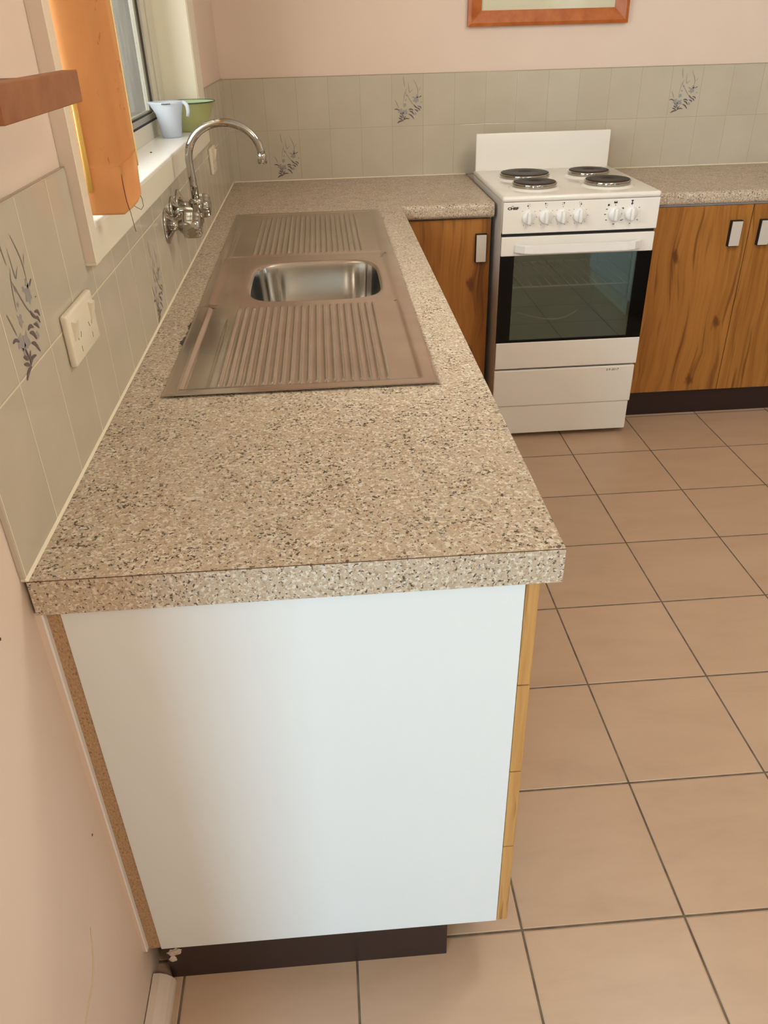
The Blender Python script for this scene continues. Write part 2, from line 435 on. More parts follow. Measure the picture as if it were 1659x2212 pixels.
def text_bm(s, size, ext=0.0004, bold=0.0, sx=1.0):
    cu = bpy.data.curves.new('t', 'FONT'); cu.body = s; cu.size = size; cu.extrude = ext; cu.offset = bold; cu.align_x = 'LEFT'
    ob = bpy.data.objects.new('t', cu); C.objects.link(ob)
    dg = bpy.context.evaluated_depsgraph_get(); me = bpy.data.meshes.new_from_object(ob.evaluated_get(dg))
    bm = bmesh.new(); bm.from_mesh(me)
    bpy.data.objects.remove(ob); bpy.data.curves.remove(cu); bpy.data.meshes.remove(me)
    for v in bm.verts: v.co.x *= sx
    return bm

def text_on_front(s, size, x, z, y, sx=1.0, bold=0.0, slant=0.0):
    bm = text_bm(s, size, 0.0003, bold, sx)
    for v in bm.verts:
        a, b, c = v.co; v.co = Vector((x + a + slant * b, y - c, z + b))
    return bm

# ------------------------------------------------------------------ the setting
W, L, D, H, T = 0.6487, 2.8238, 0.62, 0.90, 0.0503
XR = 3.0
bm = bm_new(); box(bm, -2.6, XR + 0.1, -4.3, L + 0.12, -0.08, 0.0); struct('floor', bm, 'floor')
bm = bm_new(); box(bm, -2.6, XR + 0.1, -4.3, L + 0.12, 2.42, 2.50); struct('ceiling', bm, 'ceiling')
# left wall with the kitchen window opening; ends where the living room opens
WY0, WY1, WZ0, WZ1 = 0.540, 1.950, 1.196, 2.06
YE = -0.52
bm = bm_new()
cells(bm, [YE, WY0, WY1, L + 0.12], [0.0, WZ0, WZ1, 2.42], lambda u, v: WY0 < u < WY1 and WZ0 < v < WZ1, -0.16, -0.006, 'x')
wl = struct('wall_left', bm, 'pink')
bm = bm_new(); box(bm, -0.16, XR + 0.1, L + 0.006, L + 0.12, 0, 2.42); struct('wall_back', bm, 'pink')
bm = bm_new(); box(bm, XR, XR + 0.1, -4.2, L + 0.006, 0, 2.42); struct('wall_right', bm, 'pink')
bm = bm_new(); cells(bm, [-2.5, -2.15, -0.75, XR], [0, 0.25, 2.25, 2.42], lambda u, v: -2.15 < u < -0.75 and 0.25 < v < 2.25, -4.3, -4.2, 'y'); struct('wall_rear', bm, 'pink')
bm = bm_new(); box(bm, -2.6, -2.5, -4.3, L, 0, 2.42); struct('wall_living', bm, 'pink')
bm = bm_new(); box(bm, -2.5, -0.16, YE - 0.0, YE + 0.1, 0, 2.42); struct('wall_inner', bm, 'pink')
# skirtings
bm = bm_new()
prism(bm, [(-0.004, 0.0), (0.032, 0.0), (0.031, 0.008), (0.026, 0.018), (0.018, 0.026), (0.008, 0.031), (-0.004, 0.032)], 'y', YE, 0.012)
struct('baseboard_left', bm, 'cream2')
bm = bm_new(); box(bm, XR - 0.014, XR - 0.0005, -4.2, 2.2, 0, 0.085, 0.004); struct('baseboard_right', bm, 'cream')
# crack in the plaster low on the left wall, kept as a part of the wall
bm = bm_new()
pl = [(-0.118, 0.392), (-0.128, 0.372), (-0.139, 0.352), (-0.152, 0.338), (-0.170, 0.330), (-0.20, 0.325), (-0.235, 0.316)]
tube(bm, [(-0.0055, y, z) for y, z in pl], [0.0004, 0.0011, 0.0016, 0.0019, 0.0019, 0.0016, 0.001], 8)
obj('paint_crack', bm, 'crackpaint', wl)
for (y, z) in ((-0.084, 0.885), (-0.031, 0.475), (-0.19, 0.86)):
    bm = bm_new(); lathe(bm, [(0, 0.0008), (0.0016, 0.0006), (0.002, 0.0)], (-0.006, y, z), 'x', 10)
    obj('nail_mark', bm, 'thread', wl)

# window
wd = bpy.data.objects.new('window_1', None); C.objects.link(wd); wd.location = (-0.1, 1.245, 1.196); wd['kind'] = 'structure'
wd['label'] = 'white framed kitchen window above the sink'
AT = 0.017
bm = bm_new()
box(bm, -0.006, AT, 0.506, 0.540, 1.140, 2.11, 0.0015)      # near upright
box(bm, -0.006, AT, 1.950, 2.088, 1.140, 2.11, 0.003)
box(bm, -0.006, AT, 0.506, 2.088, WZ1, 2.12, 0.003)
box(bm, -0.006, AT - 0.0005, 0.507, 2.086, 1.140, 1.192, 0.002)
obj('window_architrave', bm, 'cream', wd)
bm = bm_new(); box(bm, -0.155, AT - 0.001, 0.540, 1.950, 1.180, 1.197, 0.003); obj('window_sill', bm, 'plastic', wd)
bm = bm_new()
box(bm, -0.155, AT - 0.003, 1.944, 1.956, 1.197, WZ1); box(bm, -0.155, AT - 0.003, 0.534, 0.546, 1.197, WZ1); box(bm, -0.155, AT - 0.003, 0.54, 1.95, WZ1 - 0.008, WZ1 + 0.004)
obj('window_reveal', bm, 'cream', wd)
bm = bm_new(); box(bm, -0.150, -0.085, 0.546, 1.944, 1.197, 1.238, 0.001); obj('window_bottom_rail', bm, 'alu_lite', wd)
bm = bm_new(); box(bm, -0.145, -0.0855, 0.546, 1.775, 1.238, 1.2425); obj('window_gasket', bm, 'gasket', wd)
bm = bm_new(); box(bm, -0.145, -0.0865, 0.546, 1.775, 1.2425, 1.2575, 0.001); obj('window_track', bm, 'alu', wd)
bm = bm_new(); box(bm, -0.135, -0.0875, 0.546, 1.72, 1.2575, 1.262); obj('window_gasket', bm, 'gasket', wd)
bm = bm_new(); box(bm, -0.150, -0.083, 1.862, 1.944, 1.238, WZ1 - 0.01, 0.004); obj('window_stile', bm, 'alu_lite', wd)
bm = bm_new(); box(bm, -0.150, -0.087, 1.800, 1.852, 1.238, WZ1 - 0.01, 0.004); obj('window_stile', bm, 'alu_lite', wd)
bm = bm_new(); box(bm, -0.150, -0.096, 1.715, 1.942, 1.2425, WZ1 - 0.01); obj('window_gasket', bm, 'gasket', wd)
bm = bm_new(); cells(bm, [0.548, 0.556, 1.702, 1.728], [1.262, 1.266, WZ1 - 0.018, WZ1 - 0.01], lambda u, v: 0.556 < u < 1.702 and 1.266 < v < WZ1 - 0.018, -0.100, -0.089, 'x'); obj('screen_frame', bm, 'alu_dull', wd)
bm = bm_new(); box(bm, -0.0955, -0.0945, 0.552, 1.710, 1.263, WZ1 - 0.012); obj('insect_screen', bm, 'screen', wd)
bm = bm_new(); box(bm, -0.134, -0.130, 0.546, 1.72, 1.2625, WZ1 - 0.01); obj('window_pane', bm, 'windowglass', wd)
bm = bm_new(); box(bm, -0.0058, AT - 0.0006, 0.5045, 0.5062, 1.145, 2.108); obj('architrave_return', bm, 'cream2', wd)
# living room window behind the camera
wd2 = bpy.data.objects.new('window_2', None); C.objects.link(wd2); wd2.location = (-1.45, -4.25, 0.25); wd2['kind'] = 'structure'
bm = bm_new()
for x0, x1 in ((-2.15, -2.10), (-1.475, -1.425), (-0.80, -0.75)): box(bm, x0, x1, -4.29, -4.25, 0.25, 2.25, 0.003)
box(bm, -2.15, -0.75, -4.29, -4.25, 0.25, 0.30); box(bm, -2.15, -0.75, -4.29, -4.25, 2.20, 2.25)
obj('window_frame', bm, 'alu_lite', wd2)

# ------------------------------------------------------------------ tiled splashbacks with their printed motifs
STROKES = [
 ('stem', 16, [(600, 200), (610, 330), (640, 470)]), ('stem', 13, [(690, 500), (645, 590), (615, 700), (600, 830)]),
 ('stem', 15, [(730, 360), (738, 500), (752, 620), (790, 570), (850, 530)]), ('stem', 16, [(855, 285), (940, 440), (975, 560), (960, 680)]),
 ('stem', 11, [(1045, 475), (990, 555)]), ('stem', 16, [(640, 580), (740, 740), (820, 870), (920, 960)]),
 ('stem', 17, [(390, 780), (440, 880), (480, 980)]), ('purple', 18, [(1070, 690), (1030, 705), (995, 735)]), ('stem', 16, [(1045, 838), (1085, 846)]),
 ('purple', 26, [(365, 1008), (430, 992), (492, 1035)]), ('purple', 32, [(730, 1022), (790, 1000), (855, 1040)]), ('purple', 34, [(750, 1050), (825, 1075), (862, 1145)]),
 ('purple', 32, [(730, 1130), (805, 1160), (868, 1255)]), ('purple', 30, [(865, 900), (905, 955), (960, 985)]), ('purple', 26, [(935, 985), (1000, 995), (1025, 1055)]),
 ('purple', 26, [(960, 940), (1035, 950), (1056, 1005)]), ('purple', 26, [(880, 1020), (935, 1035), (972, 1085)]), ('purple', 32, [(495, 1165), (535, 1185), (575, 1222)]),
 ('purple', 30, [(470, 1218), (525, 1238), (580, 1272)]), ('purple', 36, [(440, 1345), (505, 1295), (600, 1288)]), ('purple', 30, [(595, 1275), (660, 1228), (755, 1248)]),
 ('purple', 24, [(660, 1170), (625, 1215), (595, 1260)]), ('purple', 20, [(560, 1120), (590, 1180), (605, 1230)]),
]
BLOBS = [(630, 905, 66), (530, 1060, 84), (645, 1090, 84), (560, 1150, 60), (930, 790, 84), (955, 690, 48), (690, 670, 34), (665, 780, 30), (850, 720, 32), (905, 1120, 46), (960, 1045, 40)]
def motif(parent, side, h0, ztop, wm, hm, mirror=False):
    def P(x, y, lift):
        a = (x - 360) / 720 * wm; b = ztop - (y - 190) / 1160 * hm
        return Vector((lift, h0 + a, b)) if side == 'x' else Vector((h0 + a, L - lift, b))
    mats = ['blue', 'stem', 'purple']
    bm = bm_new(); rnd = random.Random(3)
    for x, y, r in BLOBS:
        k = 11; vs = []
        for i in range(k):
            rr = r * (0.55 + 0.55 * rnd.random()) * (1.12 if i % 2 else 0.75); a = 2 * PI * i / k
            vs.append(bm.verts.new(P(x + rr * math.cos(a), y + rr * math.sin(a), 0.0003)))
        c = bm.verts.new(P(x, y, 0.0003))
        for i in range(k): f = bm.faces.new((c, vs[i], vs[(i + 1) % k])); f.material_index = 0
    for li, (kind, wd_, pts) in enumerate(STROKES):
        pts2 = []
        for i in range(len(pts) - 1):
            for t in (0, 0.33, 0.67): pts2.append((pts[i][0] + (pts[i + 1][0] - pts[i][0]) * t, pts[i][1] + (pts[i + 1][1] - pts[i][1]) * t))
        pts2.append(pts[-1])
        # smooth the bend
        for _ in range(2):
            pts2 = [pts2[0]] + [((pts2[i - 1][0] + 2 * pts2[i][0] + pts2[i + 1][0]) / 4, (pts2[i - 1][1] + 2 * pts2[i][1] + pts2[i + 1][1]) / 4) for i in range(1, len(pts2) - 1)] + [pts2[-1]]
        n = len(pts2); prev = None
        for i, (x, y) in enumerate(pts2):
            x0, y0 = pts2[max(0, i - 1)]; x1, y1 = pts2[min(n - 1, i + 1)]
            dx, dy = x1 - x0, y1 - y0; q = math.hypot(dx, dy); nx, ny = -dy / q, dx / q
            ww = wd_ * (0.54 if kind == 'purple' else 0.5) * (0.25 + 0.75 * math.sin(PI * (i + 0.35) / (n - 0.3)))
            lift = 0.0005 + 0.00002 * li
            cur = (bm.verts.new(P(x + nx * ww, y + ny * ww, lift)), bm.verts.new(P(x - nx * ww, y - ny * ww, lift)))
            if prev: f = bm.faces.new((prev[0], prev[1], cur[1], cur[0])); f.material_index = mats.index(kind)
            prev = cur
    return obj('floral_motif', bm, mats, parent)

spl = thing('tiled_splashback', (0, 0, H), 'grey beige tiled splashback on window wall above sink bench', 'splashback')
bm = bm_new()
cells(bm, [0.0, 0.504, 2.089, L - 0.0005], [H + 0.0003, 1.1395, 1.2854], lambda u, v: 0.504 < u < 2.089 and v > 1.1395, -0.0055, 0.0, 'x')
obj('tiling', bm, 'tile_left', spl)
bm = bm_new(); prism(bm, [(0.0, H + 0.0005), (0.003, H + 0.0005), (0.0, H + 0.0035)], 'y', 0.0, L - 0.001); obj('sealant_bead', bm, 'sealant', spl)
motif(spl, 'x', 0.150, 1.262, 0.112, 0.174)
motif(spl, 'x', 0.935, 1.075, 0.112, 0.170)
spb = thing('tiled_splashback', (1.4, L, H), 'grey beige tiled splashback along back wall behind stove', 'splashback')
bm = bm_new(); box(bm, 0.0, XR - 0.001, L, L + 0.0055, H + 0.0003, 1.2834); obj('tiling', bm, 'tile_back', spb)
bm = bm_new(); prism(bm, [(L, H + 0.0005), (L - 0.003, H + 0.0005), (L, H + 0.004)], 'x', 0.005, 0.985); prism(bm, [(L, H + 0.0005), (L - 0.003, H + 0.0005), (L, H + 0.004)], 'x', 1.562, XR); obj('sealant_bead', bm, 'sealant', spb)
motif(spb, 'y', 0.683, 1.277, 0.115, 0.172)
motif(spb, 'y', 0.176, 1.083, 0.105, 0.170)
motif(spb, 'y', 1.832, 1.277, 0.115, 0.168)

# ------------------------------------------------------------------ benchtops
YB = 2.172      # front of the back run, left of the stove
SX0, SX1, SY0, SY1 = 0.072, 0.5645, 0.534, 2.122   # sink plate
bt = thing('benchtop', (W / 2, 1.4, H - T), 'speckled beige granite look laminate benchtop holding the steel sink, L shaped', 'benchtop')
bm = bm_new()
hx0, hx1, hy0, hy1 = SX0 + 0.02, SX1 - 0.02, SY0 + 0.03, SY1 - 0.03
cells(bm, [0.0, hx0, hx1, W, 0.985], [0.0, hy0, hy1, YB, L - 0.0006], lambda u, v: (u > W and v < YB) or (hx0 < u < hx1 and hy0 < v < hy1), H - T, H, 'z')
es = [e for e in bm.edges if all(abs(v.co.y - YB) < 1e-4 and v.co.x > W - 1e-4 for v in e.verts) and abs(e.verts[0].co.z - e.verts[1].co.z) < 1e-5]
bmesh.ops.bevel(bm, geom=es, offset=0.016, segments=5, affect='EDGES', profile=0.5)
obj('slab', bm, 'lam', bt)
bm = bm_new(); box(bm, 0.001, W, -0.0006, 0.0004, H - 0.0004, H + 0.0003); obj('edge_seam', bm, 'thread', bt, label='dark glue line along the near top edge')
bm = bm_new(); rnd = random.Random(5)
for ya, yb, wx in ((0.800, 0.872, 0.010), (0.866, 0.905, 0.006), (0.900, 0.965, 0.009)):
    n_ = 10; ed = []
    for i in range(n_ + 1):
        t = i / n_; y = ya + (yb - ya) * t; hw = wx * math.sin(PI * min(max(t, 0.04), 0.96)) * (0.7 + 0.5 * rnd.random())
        ed.append((bm.verts.new((0.0735, y, H + 0.0004)), bm.verts.new((0.0725 - hw * 0.5, y, H + 0.0007)), bm.verts.new((0.0722 - hw, y, H + 0.0001))))
    for a, b in zip(ed, ed[1:]):
        for q in (0, 1): f = bm.faces.new((a[q], a[q + 1], b[q + 1], b[q])); f.smooth = True
obj('dark_smear', bm, 'black_smear', bt)
bt2 = thing('benchtop', (2.2, 2.5, H - T), 'speckled beige laminate benchtop to the right of the stove', 'benchtop')
YR = 2.228
bm = bm_new(); cells(bm, [1.562, XR - 0.002], [YR, L - 0.0006], lambda u, v: False, H - 0.047, H, 'z')
es = [e for e in bm.edges if all(abs(v.co.y - YR) < 1e-4 for v in e.verts) and abs(e.verts[0].co.z - e.verts[1].co.z) < 1e-5]
bmesh.ops.bevel(bm, geom=es, offset=0.016, segments=5, affect='EDGES', profile=0.5)
obj('slab', bm, 'lam', bt2)

# ------------------------------------------------------------------ sink
sk = thing('kitchen_sink', (0.32, 1.33, H), 'stainless steel sink with ribbed drainers either side of one bowl', 'sink')
def superel(cx, cy, a, b, n, N=96, rot=0):
    out = []
    for i in range(N):
        t = 2 * PI * (i + 0.5) / N; c, s = math.cos(t), math.sin(t)
        out.append((cx + a * math.copysign(abs(c) ** (2 / n), c), cy + b * math.copysign(abs(s) ** (2 / n), s)))
    return out
ZR = H + 0.0040     # rim
ZP = H + 0.0005     # pan
def smooth01(t): t = max(0, min(1, t)); return t * t * (3 - 2 * t)
def plate_z(x, y):
    # distance inside the rim
    d = min(x - SX0, SX1 - x, y - SY0, SY1 - y)
    z = ZR + 0.0006 * smooth01(d / 0.004) - (ZR - ZP) * smooth01((d - 0.024) / 0.012)
    # ribs
    def ribs(y0, y1):
        m_ = smooth01((y - y0) / 0.012) * smooth01((y1 - y) / 0.012)
        if m_ <= 0 or x < 0.160 or x > 0.484: return 0.0
        ph = ((x - 0.160) / 0.0162) % 1.0
        return 0.0046 * m_ * math.exp(-((ph - 0.5) / 0.14) ** 2)
    z += ribs(0.568, 1.045) + ribs(1.535, 2.055)
    # far drainer sits a touch higher
    if d > 0.03: z += 0.0015 * smooth01((y - 1.522) / 0.006)
    # polished hollow beside the near drainer
    if 0.098 < x < 0.150 and 0.565 < y < 1.00:
        z -= 0.0022 * smooth01((x - 0.098) / 0.006) * smooth01((0.150 - x) / 0.006) * smooth01((y - 0.565) / 0.008) * smooth01((1.0 - y) / 0.15)
    return z
bm = bm_new()
xs = sorted(set(round(q_, 5) for q_ in [SX0, SX0 + 0.001, SX0 + 0.004] + [SX0 + 0.0245 * i / 4 for i in range(5)] + [SX0 + 0.0245 + (SX1 - SX0 - 0.049) * i / 230 for i in range(231)] + [SX1 - 0.0245 * i / 4 for i in range(5)] + [SX1 - 0.001, SX1 - 0.004, SX0, SX1]))
YA, YC = 1.050, 1.500
def grid(ys):
    rows = [[bm.verts.new((x, y, plate_z(x, y))) for x in xs] for y in ys]
    for a, b in zip(rows, rows[1:]):
        for i in range(len(xs) - 1):
            f = bm.faces.new((a[i], a[i + 1], b[i + 1], b[i])); f.smooth = True
    return rows
near = grid([SY0, SY0 + 0.001, SY0 + 0.004] + [SY0 + 0.008 + 0.004 * i for i in range(16)] + [0.61 + (0.99 - 0.61) * i / 24 for i in range(25)] + [0.995 + 0.005 * i for i in range(12)])
far = grid([1.500 + 0.004 * i for i in range(18)] + [1.58 + 0.46 * i / 24 for i in range(25)] + [2.044 + 0.004 * i for i in range(17)] + [SY1 - 0.006, SY1 - 0.003, SY1 - 0.001, SY1])
# middle: from a rectangle to the bowl mouth
BCX, BCY, BA, BB = 0.3435, 1.268, 0.167, 0.186
N = 128
mouth = superel(BCX, BCY, BA, BB, 4.2, N)
def rect_pt(px, py):
    dx, dy = px - BCX, py - BCY; k = 1e9
    if dx > 1e-9: k = min(k, (SX1 - BCX) / dx)
    if dx < -1e-9: k = min(k, (SX0 - BCX) / dx)
    if dy > 1e-9: k = min(k, (YC - BCY) / dy)
    if dy < -1e-9: k = min(k, (YA - BCY) / dy)
    return BCX + dx * k, BCY + dy * k
corners = [(SX0, YA), (SX1, YA), (SX1, YC), (SX0, YC)]
outer = [rect_pt(*p) for p in mouth]
for c in corners:   # snap one ray to each corner
    i = min(range(N), key=lambda q: math.hypot(outer[q][0] - c[0], outer[q][1] - c[1])); outer[i] = c
rings = []
for t in [0, 0.01, 0.04, 0.1, 0.16, 0.22, 0.3, 0.4, 0.5, 0.6, 0.7, 0.8, 0.88, 0.94]:
    rings.append([bm.verts.new((o[0] + (q[0] - o[0]) * t, o[1] + (q[1] - o[1]) * t, plate_z(o[0] + (q[0] - o[0]) * t, o[1] + (q[1] - o[1]) * t))) for o, q in zip(outer, mouth)])
for sc, dz in ((1.0, -0.0004), (0.985, -0.0020), (0.972, -0.006)):
    rings.append([bm.verts.new((BCX + (q[0] - BCX) * sc, BCY + (q[1] - BCY) * sc, ZP + dz)) for q in mouth])
for a, b in zip(rings, rings[1:]):
    for i in range(N):
        f = bm.faces.new((a[i], a[(i + 1) % N], b[(i + 1) % N], b[i])); f.smooth = True
obj('drainer_plate', bm, 'steel', sk, recalc=True)
# bowl
bm = bm_new(); rings = []
prof = [(0.972, -0.006), (0.962, -0.02), (0.945, -0.06), (0.925, -0.10), (0.90, -0.125), (0.86, -0.143), (0.79, -0.153), (0.6, -0.157), (0.3, -0.159), (0.13, -0.160)]
for sc, dz in prof:
    e = superel(BCX, BCY, BA * sc, BB * sc, 4.2 if sc > 0.8 else 3.0 if sc > 0.5 else 2.0, N)
    rings.append([bm.verts.new((x, y, ZP + dz)) for x, y in e])
for a, b in zip(rings, rings[1:]):
    for i in range(N):
        f = bm.faces.new((a[i], a[(i + 1) % N], b[(i + 1) % N], b[i])); f.smooth = True
obj('bowl', bm, 'bowl_steel', sk)
bm = bm_new(); lathe(bm, [(0.045, 0.001), (0.040, 0.003), (0.036, 0.0), (0.034, -0.02), (0.0, -0.02)], (BCX, BCY, ZP - 0.160), 'z', 40); obj('waste_outlet', bm, 'chrome', sk)

# ------------------------------------------------------------------ tap set
tp = thing('wall_tap', (0.0, 1.29, 1.065), 'chrome gooseneck wall tap with two capstan handles above sink', 'tap')
for y, tz in ((1.212, 1.056), (1.412, 1.064)):
    f = obj('wall_flange', lathe(bm_new(), [(0.0, 0.0), (0.041, 0.0), (0.0405, 0.003), (0.034, 0.006), (0.022, 0.012), (0.013, 0.018), (0.011, 0.024), (0.011, 0.034)], (0.0005, y, tz), 'x', 40), 'chrome', tp)
    bm = bm_new(); lathe(bm, [(0.0, 0.029), (0.014, 0.029), (0.017, 0.032), (0.0175, 0.036), (0.0285, 0.040), (0.0305, 0.047), (0.0310, 0.060), (0.0305, 0.071), (0.028, 0.079), (0.021, 0.082), (0.017, 0.0805), (0.0, 0.0805)], (0, y, tz), 'x', 64)
    for v in bm.verts:   # four lobes
        if 0.037 < v.co.x < 0.0825:
            dy, dz = v.co.y - y, v.co.z - tz; a = math.atan2(dz, dy); q = math.cos(4 * a + 0.6)
            k = 0.90 + 0.12 * max(-0.7, min(0.7, 1.8 * q)); v.co.y = y + dy * k; v.co.z = tz + dz * k
    obj('tap_handle', bm, 'chrome', tp, smooth=True)
SY_ = 1.312
bm = bm_new(); lathe(bm, [(0.0, 0.0), (0.036, 0.0), (0.0355, 0.003), (0.028, 0.007), (0.016, 0.013), (0.0115, 0.02), (0.0105, 0.045)], (0.0005, SY_, 1.070), 'x', 40); obj('spout_flange', bm, 'chrome', tp)
bm = bm_new()
lathe(bm, [(0.0, -0.034), (0.008, -0.034), (0.012, -0.028), (0.0135, -0.018), (0.0145, -0.008), (0.0145, 0.012), (0.0165, 0.014), (0.0165, 0.026), (0.013, 0.029), (0.0, 0.029)], (0.0625, SY_, 1.070), 'z', 32)
lathe(bm, [(0.012, 0.030), (0.012, 0.062)], (0, SY_, 1.070), 'x', 24)
obj('spout_body', bm, 'chrome', tp)
bm = bm_new(); pts = [(0.0625, SY_, 1.092), (0.0608, SY_, 1.14), (0.0590, SY_, 1.178), (0.0588, SY_, 1.186)]
cx, cz, rr = 0.1462, 1.190, 0.0868
for i in range(0, 37):
    a = PI - (PI - math.radians(4)) * i / 36
    pts.append((cx + rr * math.cos(a), SY_, cz + rr * 0.86 * math.sin(a)))
tube(bm, pts, 0.0094, 20); obj('spout', bm, 'chrome', tp)
bm = bm_new(); lathe(bm, [(0.0, 0.0), (0.0105, 0.0), (0.0118, 0.002), (0.0120, 0.020), (0.0105, 0.023), (0.0, 0.023)], (0.2333, SY_, 1.172), 'z', 28); obj('aerator', bm, 'chrome', tp)

# ------------------------------------------------------------------ power outlets
def outlet(y0, y1, z0, z1, label):
    cy = (y0 + y1) / 2
    t = thing('power_outlet', (0, cy, z0), label, 'power outlet', 'power outlets on the window wall')
    bm = bm_new(); box(bm, 0.0, 0.011, y0, y1, z0, z1, 0.004, 3); obj('face_plate', bm, 'ivory', t, smooth=math.radians(35))
    for s in (-1, 1):
        c = cy + s * 0.27 * (y1 - y0)
        bm = bm_new(); prism(bm, [(0.0105, z1 - 0.040), (0.0122, z1 - 0.040), (0.0150, z1 - 0.027), (0.0172, z1 - 0.014), (0.0105, z1 - 0.012)], 'y', c + s * 0.010 - 0.008, c + s * 0.010 + 0.008)
        for v in bm.verts: v.co = Vector((v.co[0], v.co[1], v.co[2]))
        obj('rocker_switch', bm, 'ivory', t)
        bm = bm_new()
        zc = z0 + 0.026
        for (dy, dz, tilt) in ((-0.008, 0.009, 0.5), (0.008, 0.009, -0.5), (0, -0.010, 0)):
            h = 0.0042
            q = [(-0.0008, -h), (0.0008, -h), (0.0008, h), (-0.0008, h)]
            poly = [(c - s * 0.006 + dy + a * math.cos(tilt) - b * math.sin(tilt), zc + dz + a * math.sin(tilt) + b * math.cos(tilt)) for a, b in q]
            prism(bm, poly, 'x', 0.0105, 0.0113)
        obj('socket_slots', bm, 'greyink', t)
    return t
outlet(0.326, 0.466, 1.0405, 1.116, 'double power outlet nearest the camera on tiles below window frame')
outlet(2.128, 2.243, 1.033, 1.114, 'power outlet far off near room corner beyond the tap')

# ------------------------------------------------------------------ base cabinets
def pull(name, x0, x1, z0, z1, y, parent):
    """plate pull standing off a front that faces -y"""
    bm = bm_new(); box(bm, x0 - 0.0008, x1 + 0.0008, y - 0.0175, y, z0, z1, 0.002); h0 = obj('handle', bm, 'dark', parent)
    bm = bm_new(); box(bm, x0 + 0.0015, x1 - 0.0015, y - 0.0205, y - 0.0175, z0 + 0.0025, z1 - 0.0025, 0.0022, 3); obj('handle_plate', bm, 'handle', h0)
    return h0
KH = 0.106
PY = 0.012
dc = thing('drawer_cabinet', (0.31, 0.28, 0), 'white end panelled base cabinet with four drawer edges at the near bench end', 'cabinet')
bm = bm_new(); box(bm, 0.022, 0.603, PY + 0.016, 0.49, KH, H - T - 0.0005); obj('carcass', bm, 'white', dc)
bm = bm_new(); box(bm, 0.0225, 0.6055, PY, PY + 0.016, KH - 0.002, H - T - 0.0004, 0.0008); obj('end_panel', bm, 'white', dc)
bm = bm_new(); prism(bm, [(0.005, H - T - 0.0005), (0.0222, H - T - 0.0005), (0.0222, KH), (0.0012, KH)], 'y', PY + 0.002, PY + 0.05); obj('filler_strip', bm, 'chip', dc, label='raw chipboard filler strip against the wall')
bm = bm_new(); prism(bm, [(-0.006, H - T - 0.001), (0.0022, H - T - 0.001), (-0.0012, KH + 0.004), (-0.006, KH + 0.004)], 'y', PY - 0.0055, PY + 0.004); obj('wall_filler', bm, 'pink', dc, label='painted filler between wall and white bead')
bm = bm_new(); prism(bm, [(0.0022, H - T - 0.001), (0.0050, H - T - 0.001), (0.0014, KH + 0.004), (-0.0012, KH + 0.004)], 'y', PY - 0.006, PY + 0.004); obj('edge_bead', bm, 'plastic', dc, label='thin white bead beside the chipboard strip')
zs = [H - T - 0.004, 0.6635, 0.4865, 0.3075, KH - 0.003]
for i in range(4):
    bm = bm_new(); box(bm, 0.6065, 0.6245, PY + 0.001, 0.488, zs[i + 1] + 0.0012, zs[i] - 0.0012, 0.0012)
    bm.normal_update()
    for f in bm.faces:
        f.material_index = 1 if abs(f.normal.x) > 0.7 and f.calc_center_median().x > 0.62 else 0
    dr = obj('drawer_front', bm, ['wood_edge', 'wood_y'], dc, recalc=False)
    zc = (zs[i] + zs[i + 1]) / 2
    bm = bm_new(); box(bm, 0.6245, 0.6455, 0.20, 0.30, zc - 0.02, zc + 0.02, 0.003); obj('handle', bm, 'handle', dr)
bm = bm_new(); box(bm, 0.024, 0.52, 0.020, 0.49, 0.0, KH - 0.001); kk = obj('kickboard', bm, 'kick', dc)
bm = bm_new(); rnd = random.Random(11)
t_ = bmesh.new(); bmesh.ops.create_icosphere(t_, subdivisions=3, radius=1.0)
for v in t_.verts:
    k = 0.8 + 0.4 * rnd.random(); v.co = Vector((0.040 + v.co.x * 0.013 * k, 0.020 + v.co.y * 0.004 * k, 0.080 + v.co.z * 0.009 * k + 0.3 * v.co.x * 0.013))
merge(bm, t_)
t_ = bmesh.new(); bmesh.ops.create_icosphere(t_, subdivisions=2, radius=1.0)
for v in t_.verts:
    k = 0.75 + 0.5 * rnd.random(); v.co = Vector((0.034 + v.co.x * 0.007 * k, 0.020 + v.co.y * 0.004 * k, 0.060 + v.co.z * 0.007 * k))
merge(bm, t_)
t_ = bmesh.new(); bmesh.ops.create_icosphere(t_, subdivisions=2, radius=1.0)
for v in t_.verts:
    k = 0.75 + 0.5 * rnd.random(); v.co = Vector((0.033 + v.co.x * 0.006 * k, 0.020 + v.co.y * 0.003 * k, 0.099 + v.co.z * 0.005 * k))
merge(bm, t_)
obj('plaster_lump', bm, 'plaster', kk, label='broken pale plaster at the wall end of the kickboard')

sc = thing('sink_cabinet', (0.31, 1.33, 0), 'timber laminate base cabinet under the sink, doors facing the room', 'cabinet')
bm = bm_new()
for y0, y1 in ((0.494, 0.512), (2.13, 2.148)): box(bm, 0.022, 0.603, y0, y1, KH, H - T - 0.001)
box(bm, 0.022, 0.603, 0.512, 2.13, KH, KH + 0.018); box(bm, 0.022, 0.030, 0.512, 2.13, KH + 0.018, H - T - 0.001)
obj('carcass', bm, 'white', sc)
for i in range(3):
    y0 = 0.494 + i * 0.552
    bm = bm_new(); box(bm, 0.6065, 0.6245, y0, y0 + 0.549, KH - 0.002, H - T - 0.005, 0.0012); d_ = obj('door', bm, 'wood_y', sc)
    bm = bm_new(); box(bm, 0.6245, 0.6455, y0 + 0.48, y0 + 0.52, 0.70, 0.80, 0.003); obj('handle', bm, 'handle', d_)
bm = bm_new(); box(bm, 0.024, 0.52, 0.494, 2.148, 0.0, KH - 0.001); obj('kickboard', bm, 'kick', sc)

